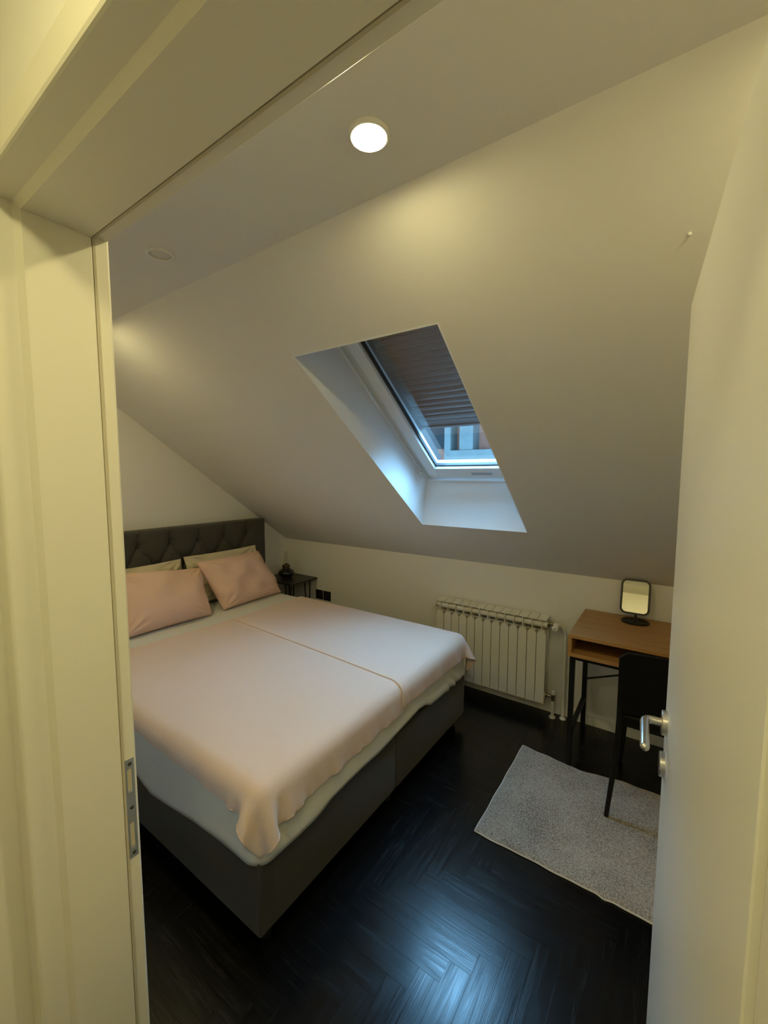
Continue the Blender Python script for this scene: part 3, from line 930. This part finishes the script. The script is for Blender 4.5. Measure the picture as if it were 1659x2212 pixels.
# ------------------------------------------------------------------ pillows
def pillow(c00, c10, c11, c01, thick, m, label, group, seed, nrm=None):
    """c00 bottom near, c10 bottom far, c11 top far, c01 top near (world corners)"""
    r_ = np.random.default_rng(seed)
    n = 44
    U, V = np.meshgrid(np.linspace(-1, 1, n), np.linspace(-1, 1, n), indexing='ij')
    c = [np.array(k, float) for k in (c00, c10, c11, c01)]
    a, b = (U + 1) / 2, (V + 1) / 2
    # edges pulled in between the corners
    pin = 0.035
    a2 = 0.5 + (a - 0.5) * (1 - pin * (1 - V ** 2))
    b2 = 0.5 + (b - 0.5) * (1 - pin * (1 - U ** 2))
    base = c[0] * ((1 - a2) * (1 - b2))[..., None] + c[1] * (a2 * (1 - b2))[..., None] + c[2] * (a2 * b2)[..., None] + c[3] * ((1 - a2) * b2)[..., None]
    nv = np.cross(c[1] - c[0], c[3] - c[0]); nv /= np.linalg.norm(nv)
    if nv[0] < 0: nv = -nv
    h = np.clip((1 - np.abs(U) ** 2.6), 0, 1) ** 0.5 * np.clip((1 - np.abs(V) ** 2.6), 0, 1) ** 0.5
    h = h * (1 - 0.18 * V)
    wr = np.zeros_like(U)
    for _ in range(9):
        an = r_.uniform(0, 6.28); f = r_.uniform(4, 11); ph = r_.uniform(0, 6.28)
        wr += np.sin((U * np.cos(an) + V * np.sin(an)) * f + ph + 1.2 * np.sin(V * 2 + U))
    # creases running in from the corners
    cr_ = np.zeros_like(U)
    for sx_ in (-1, 1):
        for sy_ in (-1, 1):
            du, dv = U - sx_, V - sy_
            d = np.hypot(du, dv); an = np.arctan2(dv, du)
            cr_ += np.sin(an * 13 + seed) * np.exp(-((d - 0.28) / 0.22) ** 2)
    wrk = (0.0055 * wr / 1.5 + 0.0125 * cr_) * np.clip(h * 3, 0, 1)
    F = base + nv * (h * thick * 0.55 + wrk)[..., None]
    Bk = base - nv * (h * thick * 0.45)[..., None]
    bm = BM()
    VF = [[bm.verts.new(F[i, j]) for j in range(n)] for i in range(n)]
    VB = [[(VF[i][j] if i in (0, n - 1) or j in (0, n - 1) else bm.verts.new(Bk[i, j])) for j in range(n)] for i in range(n)]
    for i in range(n - 1):
        for j in range(n - 1):
            bm.faces.new((VF[i][j], VF[i + 1][j], VF[i + 1][j + 1], VF[i][j + 1]))
            q = (VB[i][j + 1], VB[i + 1][j + 1], VB[i + 1][j], VB[i][j])
            if len({*q}) == 4 and bm.faces.get(q) is None: bm.faces.new(q)
    o = obj('pillow', bm, m, smooth=True)
    s2 = o.modifiers.new('smooth', 'SUBSURF'); s2.levels = 1; s2.render_levels = 1
    return tag(o, label, 'pillow', group)
G = 'pillows leaning on the headboard'
pillow((-1.90, 0.775, 0.592), (-1.885, 1.355, 0.588), (-2.10, 1.412, 0.895), (-2.12, 0.835, 0.955), 0.175, M['pink'], 'pink pillow leaning at the near left, beside the door jamb', G, 3)
pillow((-1.90, 1.455, 0.588), (-1.93, 2.035, 0.586), (-2.13, 1.962, 0.940), (-2.105, 1.372, 0.940), 0.175, M['pink'], 'pink pillow leaning at the far right, toward the nightstand', G, 5)
pillow((-2.15, 0.80, 0.598), (-2.15, 1.345, 0.598), (-2.245, 1.345, 0.958), (-2.245, 0.80, 0.955), 0.07, M['beige'], 'beige pillow tucked behind the near pink pillow', G, 9)
pillow((-2.15, 1.36, 0.598), (-2.15, 2.03, 0.598), (-2.245, 2.025, 0.970), (-2.245, 1.355, 0.968), 0.07, M['beige'], 'beige pillow tucked behind the far pink pillow', G, 12)

# ================================================================== NIGHTSTAND + LAMP + SOCKETS
NX0, NX1, NY0, NY1, NZ = -2.375, -1.962, 2.172, 2.500, 0.619
ns = empty('nightstand', ((NX0 + NX1) / 2, (NY0 + NY1) / 2, 0), 'small black nightstand between headboard and knee wall', 'nightstand')
bm = BM(); box(bm, NX0, NX1, NY0, NY1, NZ - 0.016, NZ, 0.002); obj('top', bm, M['black_wood'], ns)
for lx, sx_ in ((NX0 + 0.075, 1), (NX1 - 0.045, -1)):
    for ly in (NY0 + 0.038, NY1 - 0.05):
        bm = BM()
        fx = lx + sx_ * 0.03
        tube(bm, [(lx, ly, NZ - 0.014), (fx - sx_ * 0.006, ly, 0.012), (fx, ly, 0.005), (fx + sx_ * 0.006, ly, 0.012), (lx + sx_ * 0.075, ly, NZ - 0.014)], 0.0055, 10)
        smooth_by_angle(obj('leg', bm, M['black_metal'], ns), 60)
LX, LY = -2.205, 2.335
lamp = empty('oil_lamp', (LX, LY, NZ), 'small black oil lamp with a clear glass chimney on the nightstand', 'oil lamp')
bm = BM(); lathe(bm, [(0, 0), (0.045, 0), (0.050, 0.004), (0.050, 0.010), (0.068, 0.022), (0.076, 0.040), (0.072, 0.056), (0.056, 0.072), (0.040, 0.082), (0.034, 0.090), (0.034, 0.100), (0.0, 0.102)], (LX, LY, NZ), (0, 0, 1), 40)
smooth_by_angle(obj('font', bm, M['glass_amber'], lamp), 40)
bm = BM(); lathe(bm, [(0.0, 0.100), (0.036, 0.100), (0.037, 0.106), (0.036, 0.118), (0.026, 0.121), (0.012, 0.122), (0.010, 0.135), (0, 0.136)], (LX, LY, NZ), (0, 0, 1), 40)
smooth_by_angle(obj('collar', bm, M['collar'], lamp), 40)
bm = BM(); lathe(bm, [(0.020, 0.120), (0.026, 0.135), (0.027, 0.150), (0.021, 0.170), (0.017, 0.195), (0.0165, 0.245), (0.0150, 0.245), (0.0155, 0.195), (0.0195, 0.170), (0.0255, 0.150), (0.0245, 0.135), (0.0185, 0.120)], (LX, LY, NZ), (0, 0, 1), 32)
obj('chimney', bm, M['chimney'], lamp, smooth=True)
for x0, side in ((-1.983, 'left'), (-1.885, 'right')):
    wx = 0.087
    so = empty('wall_socket', (x0 + wx / 2, YB, 0.458), 'black wall socket above the blanket edge, %s one of the pair' % side, 'wall socket', 'pair of black wall sockets')
    bm = BM(); box(bm, x0, x0 + wx, YB - 0.010, YB, 0.415, 0.502, 0.003); obj('plate', bm, M['black_plastic'], so)
    bm = BM(); lathe(bm, [(0.026, 0.0), (0.026, -0.0115), (0.0225, -0.0125), (0.020, -0.0108), (0.0, -0.0106)], (x0 + wx / 2, YB, 0.458), (0, 1, 0), 32); obj('insert', bm, M['black_plastic'], so, smooth=True)

# ================================================================== RADIATOR
YR = YB - 0.105          # front face
NSEC, SW = 13, 0.0
# positions measured at the front plane
RX0, RX1 = -0.646, 0.142
SW = (RX1 - RX0) / NSEC
RZB, RZT = 0.097, 0.664
rad = empty('radiator', ((RX0 + RX1) / 2, YR + 0.04, RZB), 'cream sectional radiator on the knee wall under the roof window', 'radiator')
def section():
    """one section, centred on x = 0, local y = 0 front face"""
    bm = BM()
    w_ = SW / 2 - 0.0021
    # front plate with hexagonal shoulders
    zt = 0.572
    pts = [(-w_, 0, RZB), (w_, 0, RZB), (w_, 0, zt - 0.012), (0.012, 0, zt + 0.010), (-0.012, 0, zt + 0.010), (-w_, 0, zt - 0.012)]
    ngon_prism(bm, pts, (0, 0.004, 0))
    # centre rib
    box(bm, -0.0022, 0.0022, 0.0, 0.075, zt, RZT - 0.010)
    box(bm, -0.0022, 0.0022, 0.004, 0.060, RZB + 0.01, zt)
    # crossing lug below the header
    tube(bm, [(-w_, 0.008, zt + 0.013), (w_, 0.008, zt + 0.013)], 0.0022, 8)
    ngon_prism(bm, [(-0.022, 0.006, zt - 0.018), (0.022, 0.006, zt - 0.018), (0.022, 0.006, zt + 0.003), (-0.022, 0.006, zt + 0.003)], (0, 0.03, 0))
    # header tubes
    for zc in (0.618, RZB + 0.045):
        tube(bm, [(-w_ - 0.0021, 0.034, zc), (w_ + 0.0021, 0.034, zc)], 0.021, 20)
    # side fins
    for s in (-1, 1):
        box(bm, s * w_ * 0.55 - 0.001, s * w_ * 0.55 + 0.001, 0.014, 0.070, RZB + 0.02, zt - 0.03)
    # rear plate
    box(bm, -w_, w_, 0.080, 0.083, RZB + 0.03, zt)
    # slanted top plate
    hexa(bm, [(-w_, 0.002, RZT - 0.014), (w_, 0.002, RZT - 0.014), (w_, 0.088, RZT - 0.003), (-w_, 0.088, RZT - 0.003),
              (-w_, 0.002, RZT - 0.011), (w_, 0.002, RZT - 0.011), (w_, 0.088, RZT), (-w_, 0.088, RZT)])
    return bm
bm = section()
sec0 = obj('section', bm, M['rad'])
sec0.parent = rad
def place_sec(o, i):
    o.location = Vector((RX0 + SW * (i + 0.5), YR, 0)) - rad.location
place_sec(sec0, 0)
smooth_by_angle(sec0, 40)
for i in range(1, NSEC):
    s = sec0.copy(); C.objects.link(s); s.parent = rad; place_sec(s, i)
for zc in (0.618, RZB + 0.045):
    bm = BM(); lathe(bm, [(0, -0.012), (0.020, -0.012), (0.0255, -0.009), (0.0255, 0.0), (0, 0.0)], (RX0, YR + 0.034, zc), (1, 0, 0), 28)
    smooth_by_angle(obj('end_cap', bm, M['radcap'], rad), 40)
bm = BM(); lathe(bm, [(0, 0), (0.0235, 0), (0.0235, 0.010), (0.014, 0.012), (0.012, 0.020), (0.010, 0.024), (0.010, 0.036), (0, 0.036)], (RX1, YR + 0.044, 0.624), (1, 0, 0), 24)
smooth_by_angle(obj('valve_union', bm, M['brass'], rad), 40)
vx = RX1 + 0.046
bm = BM(); tube(bm, [(vx - 0.012, YR + 0.044, 0.624), (vx + 0.022, YR + 0.044, 0.624)], 0.011, 16)
tube(bm, [(vx + 0.010, YR + 0.044, 0.624), (vx + 0.010, YR - 0.002, 0.618)], 0.012, 16)
smooth_by_angle(obj('valve', bm, M['rad'], rad), 40)
bm = BM(); lathe(bm, [(0, 0.030), (0.006, 0.031), (0.0165, 0.029), (0.019, 0.026), (0.019, 0.0), (0, 0.0)], (vx + 0.008, YR + 0.012, 0.619), (0, -1, -0.05), 24)
kn = smooth_by_angle(obj('valve_cap', bm, M['plastic'], rad), 40)
bm = BM(); tube(bm, [(vx + 0.008, YR - 0.018, 0.6175), (vx + 0.008, YR - 0.0192, 0.6175)], 0.0035, 12); obj('cap_screw', bm, M['dark_hole'], kn)
# lower valve
lz = RZB + 0.045
bm = BM(); lathe(bm, [(0, 0), (0.017, 0), (0.017, 0.008), (0.010, 0.010), (0.009, 0.020), (0.0125, 0.022), (0.0125, 0.030), (0.009, 0.032), (0.009, 0.045), (0, 0.045)], (RX1, YR + 0.044, lz), (1, 0, 0), 20)
tube(bm, [(RX1 + 0.046, YR + 0.044, lz + 0.016), (RX1 + 0.046, YR + 0.044, lz - 0.026)], 0.011, 14)
smooth_by_angle(obj('lower_valve', bm, M['brass'], rad), 40)
bm = BM(); lathe(bm, [(0, 0.0), (0.012, 0.0), (0.013, 0.004), (0.012, 0.020), (0.008, 0.023), (0, 0.023)], (RX1 + 0.046, YR + 0.044, lz + 0.016), (0, 0, 1), 18)
smooth_by_angle(obj('lower_valve_cap', bm, M['plastic'], rad), 40)
# pipes
px = vx + 0.022
pz = 0.624
pts = [(px, YR + 0.044, pz)]
for k in range(1, 9):
    a = math.pi / 2 * k / 8
    pts.append((px + 0.036 * math.sin(a), YR + 0.044 + 0.020 * math.sin(a), pz - 0.085 * (1 - math.cos(a)) - 0.0))
pts += [(px + 0.037, YR + 0.066, 0.40), (px + 0.037, YR + 0.066, 0.0)]
bm = BM(); tube(bm, pts, 0.0105, 14); smooth_by_angle(obj('supply_pipe', bm, M['rad'], rad), 60)
bm = BM(); tube(bm, [(RX1 + 0.046, YR + 0.044, lz - 0.024), (RX1 + 0.046, YR + 0.044, 0.0)], 0.0100, 14)
smooth_by_angle(obj('return_pipe', bm, M['rad'], rad), 60)
bm = BM(); lathe(bm, [(0.011, 0.0), (0.020, 0.0), (0.019, 0.008), (0.011, 0.012)], (RX1 + 0.046, YR + 0.044, 0.0), (0, 0, 1), 18)
lathe(bm, [(0.011, 0.0), (0.020, 0.0), (0.019, 0.008), (0.011, 0.012)], (px + 0.037, YR + 0.066, 0.0), (0, 0, 1), 18)
obj('pipe_collar', bm, M['rad'], rad)

# ================================================================== DESK
KX0, KX1, KY0, KY1 = 0.350, 1.340, 1.976, 2.487
KZ1, KZ0 = 0.750, 0.632
desk = empty('desk', ((KX0 + KX1) / 2, (KY0 + KY1) / 2, 0), 'narrow oak desk with an open shelf on black metal legs', 'desk')
th = 0.018
bm = BM(); box(bm, KX0, KX1, KY0, KY1, KZ1 - th, KZ1, 0.0012); obj('top', bm, M['oak'], desk)
bm = BM(); box(bm, KX0, KX1, KY0, KY1, KZ0, KZ0 + th, 0.0012); obj('shelf', bm, M['oak'], desk)
for x0 in (KX0, KX1 - th):
    bm = BM(); box(bm, x0, x0 + th, KY0 + 0.0002, KY1, KZ0 + th, KZ1 - th); obj('side_panel', bm, M['oak'], desk)
bm = BM(); box(bm, KX0 + th, KX1 - th, KY1 - 0.012, KY1, KZ0 + th, KZ1 - th); obj('back_panel', bm, M['oak'], desk)
lw = 0.026
for x0 in (KX0 + 0.006, KX1 - 0.006 - lw):
    for y0 in (KY0 + 0.030, KY1 - 0.020 - lw):
        bm = BM(); box(bm, x0, x0 + lw, y0, y0 + lw, 0.0, KZ0, 0.002); obj('leg', bm, M['black_metal'], desk)
    bm = BM(); box(bm, x0 + 0.002, x0 + lw - 0.002, KY0 + 0.030 + lw, KY1 - 0.020 - lw, 0.18, 0.206, 0.002); obj('side_rail', bm, M['black_metal'], desk)
    bm = BM(); box(bm, x0, x0 + lw, KY0 + 0.030 + lw, KY1 - 0.020 - lw, KZ0 - 0.026, KZ0, 0.001); obj('top_rail', bm, M['black_metal'], desk)
for y0 in (KY0 + 0.030, KY1 - 0.020 - lw):
    bm = BM(); box(bm, KX0 + 0.006 + lw, KX1 - 0.006 - lw, y0, y0 + lw, KZ0 - 0.026, KZ0, 0.001); obj('cross_rail', bm, M['black_metal'], desk)
by_ = KY1 - 0.033
bm = BM(); tube(bm, [(KX0 + 0.028, by_, 0.318), (1.08, by_, 0.600)], 0.0055, 10)
tube(bm, [(KX1 - 0.028, by_ + 0.008, 0.318), (0.62, by_ + 0.008, 0.600)], 0.0055, 10)
smooth_by_angle(obj('brace', bm, M['black_metal'], desk))

# ------------------------------------------------------------------ table mirror
MX, MY = 0.625, 2.405
mir = empty('table_mirror', (MX, MY, KZ1), 'black framed rounded tabletop mirror standing on the desk', 'mirror')
bm = BM(); lathe(bm, [(0, 0.0), (0.062, 0.0), (0.065, 0.003), (0.065, 0.010), (0.060, 0.013), (0.056, 0.010), (0, 0.009)], (MX, MY - 0.03, KZ1), (0, 0, 1), 48)
for v in bm.verts:
    v.co.x = MX + (v.co.x - MX) * 1.08
    v.co.y = (MY - 0.03) + (v.co.y - (MY - 0.03)) * 0.85
smooth_by_angle(obj('base', bm, M['black_plastic'], mir), 40)
bm = BM(); box(bm, MX - 0.007, MX + 0.007, 2.378, 2.391, KZ1 + 0.008, KZ1 + 0.047, 0.003); obj('stem', bm, M['black_plastic'], mir)
mn = Vector((0.012, -0.956, 0.293)).normalized()     # facing direction, tilted up a little
mc = Vector((0.617, 2.412, 0.889))
mu_ = (Vector((0, 0, 1)) - mn * mn.z).normalized(); mr_ = mn.cross(mu_).normalized() * -1
def mp_(x, z, d): return mc + mr_ * x + mu_ * z + mn * d
def plate(w_, h_, r_, d0, d1):
    bm = BM()
    pts = rounded_rect(w_, h_, r_, 8)
    ngon_prism(bm, [mp_(x, z, d0) for x, z in pts], mn * (d1 - d0))
    return bm
W_, H_ = 0.148, 0.200
outer = rounded_rect(W_, H_, 0.032, 8); inner = rounded_rect(W_ - 0.022, H_ - 0.022, 0.022, 8)
bm = BM()
A = [bm.verts.new(mp_(x, z, 0.0)) for x, z in outer]; B = [bm.verts.new(mp_(x, z, 0.0)) for x, z in inner]
A2 = [bm.verts.new(mp_(x, z, -0.014)) for x, z in outer]; B2 = [bm.verts.new(mp_(x, z, -0.008)) for x, z in inner]
n_ = len(outer)
for i in range(n_):
    j = (i + 1) % n_
    bm.faces.new((A[i], A[j], B[j], B[i])); bm.faces.new((A[j], A[i], A2[i], A2[j])); bm.faces.new((B[i], B[j], B2[j], B2[i]))
bm.faces.new(A2)
smooth_by_angle(obj('frame', bm, M['black_plastic'], mir), 40)
obj('mirror_glass', plate(W_ - 0.021, H_ - 0.021, 0.0225, -0.007, -0.003), M['mirror'], mir)

# ================================================================== CHAIR
ch = empty('chair', (0.82, 1.95, 0), 'black upholstered chair with slim metal legs pushed under the desk', 'chair')
CX0, CX1 = 0.604, 1.034
def chair_back():
    bm = BM()
    pts = rounded_rect(CX1 - CX0, 0.30, 0.030, 6)
    nn = len(pts)
    # subdivided curved panel
    nu, nvv = 18, 10
    yb = lambda z, u: 1.760 + 0.10 * (0.80 - z) - 0.0 + 0.020 * (1 - (2 * u - 1) ** 2)
    front, back = [], []
    for d, store in ((0.0, front), (0.026, back)):
        for i in range(nu + 1):
            row = []
            for j in range(nvv + 1):
                u = i / nu; v = j / nvv
                z = 0.50 + 0.292 * v
                # rounded corners
                wx = (CX1 - CX0) / 2
                rc = 0.032
                dz = min(v, 1 - v) * 0.292
                ins = rc - math.sqrt(max(rc * rc - (rc - dz) ** 2, 0)) if dz < rc else 0
                x = (CX0 + CX1) / 2 + (2 * u - 1) * (wx - ins)
                row.append(bm.verts.new((x, yb(z, u) + d, z)))
            store.append(row)
    for i in range(nu):
        for j in range(nvv):
            bm.faces.new((front[i][j], front[i + 1][j], front[i + 1][j + 1], front[i][j + 1]))
            bm.faces.new((back[i][j + 1], back[i + 1][j + 1], back[i + 1][j], back[i][j]))
    for i in range(nu):
        bm.faces.new((front[i + 1][0], front[i][0], back[i][0], back[i + 1][0]))
        bm.faces.new((front[i][nvv], front[i + 1][nvv], back[i + 1][nvv], back[i][nvv]))
    for j in range(nvv):
        bm.faces.new((front[0][j], front[0][j + 1], back[0][j + 1], back[0][j]))
        bm.faces.new((front[nu][j + 1], front[nu][j], back[nu][j], back[nu][j + 1]))
    return bm
bk = smooth_by_angle(obj('backrest', chair_back(), M['black_fabric'], ch), 45)
bm = BM(); box(bm, CX0 + 0.012, CX1 - 0.012, 1.800, 2.215, 0.445, 0.492, 0.016, 4); smooth_by_angle(obj('seat', bm, M['black_fabric'], ch), 45)
bm = BM(); box(bm, CX0 + 0.03, CX1 - 0.03, 1.812, 2.19, 0.428, 0.446, 0.002); obj('seat_frame', bm, M['black_metal'], ch)
RUGZ = 0.013
for s, xx in ((-1, CX0), (1, CX1)):
    bm = BM(); tube(bm, [(xx - s * 0.010, 1.800, 0.60), (xx - s * 0.012, 1.803, 0.47), (xx - s * 0.008, 1.785, 0.32), (xx + s * 0.018, 1.738, RUGZ)], [0.012, 0.014, 0.013, 0.0095], 14)
    smooth_by_angle(obj('leg', bm, M['black_metal'], ch))
    bm = BM(); tube(bm, [(xx - s * 0.022, 2.17, 0.44), (xx + s * 0.004, 2.215, 0.0)], [0.013, 0.0095], 14)
    smooth_by_angle(obj('leg', bm, M['black_metal'], ch))

# ================================================================== RUG
def rug():
    x0, x1, y0, y1 = 0.117, 1.33, 1.322, 2.040
    nx, ny = 260, 160
    bm = BM()
    r_ = np.random.default_rng(2)
    Z = r_.normal(0, 1, (nx, ny))
    # clumpy pile
    for _ in range(2):
        Z = (Z + np.roll(Z, 1, 0) + np.roll(Z, 1, 1) + np.roll(Z, -1, 0) + np.roll(Z, -1, 1)) / 3.0
    V = []
    for i in range(nx):
        row = []
        for j in range(ny):
            u, v = i / (nx - 1), j / (ny - 1)
            x = x0 + (x1 - x0) * u; y = y0 + (y1 - y0) * v
            yy = y + (0.003 * math.sin(x * 23) + 0.0025 * math.sin(x * 51 + 1)) * (1 if v > 0.5 else 0.5) * abs(2 * v - 1) ** 3
            # kink in the near edge by the door
            yy -= 0.035 * v ** 4 * math.exp(-((x - 0.40) / 0.16) ** 2)
            yy += -0.010 * math.exp(-((x - 0.63) / 0.02) ** 2) * (1 - v) ** 6 - 0.004 * max(0, x - 0.64) * 8 * (1 - v) ** 6
            xx = x + 0.0012 * math.sin(y * 31) * abs(2 * u - 1) ** 3
            eg = min(u * (x1 - x0), (1 - u) * (x1 - x0), v * (y1 - y0), (1 - v) * (y1 - y0))
            k = min(1.0, eg / 0.012)
            z = 0.004 + 0.009 * math.sqrt(k) + (0.0010 * Z[i, j] if 0.01 < eg else 0)
            row.append(bm.verts.new((xx, yy, z)))
        V.append(row)
    for i in range(nx - 1):
        for j in range(ny - 1):
            bm.faces.new((V[i][j], V[i + 1][j], V[i + 1][j + 1], V[i][j + 1]))
    bnd = [V[i][0] for i in range(nx)] + [V[nx - 1][j] for j in range(1, ny)] + [V[i][ny - 1] for i in range(nx - 2, -1, -1)] + [V[0][j] for j in range(ny - 2, 0, -1)]
    low = [bm.verts.new((v.co.x, v.co.y, 0.0)) for v in bnd]
    n = len(bnd)
    for i in range(n): bm.faces.new((bnd[(i + 1) % n], bnd[i], low[i], low[(i + 1) % n]))
    edge = [v.co.copy() for v in bnd]
    return bm, edge
bm, edge = rug()
rg = obj('rug', bm, M['rug'], smooth=True)
tag(rg, 'grey short pile rug on the black floor under the chair', 'rug')
bm = BM(); tube(bm, [Vector((p.x, p.y, 0.0042)) for p in edge] + [Vector((edge[0].x, edge[0].y, 0.0042))], 0.0035, 6)
obj('binding', bm, M['rug_edge'], rg, smooth=True)
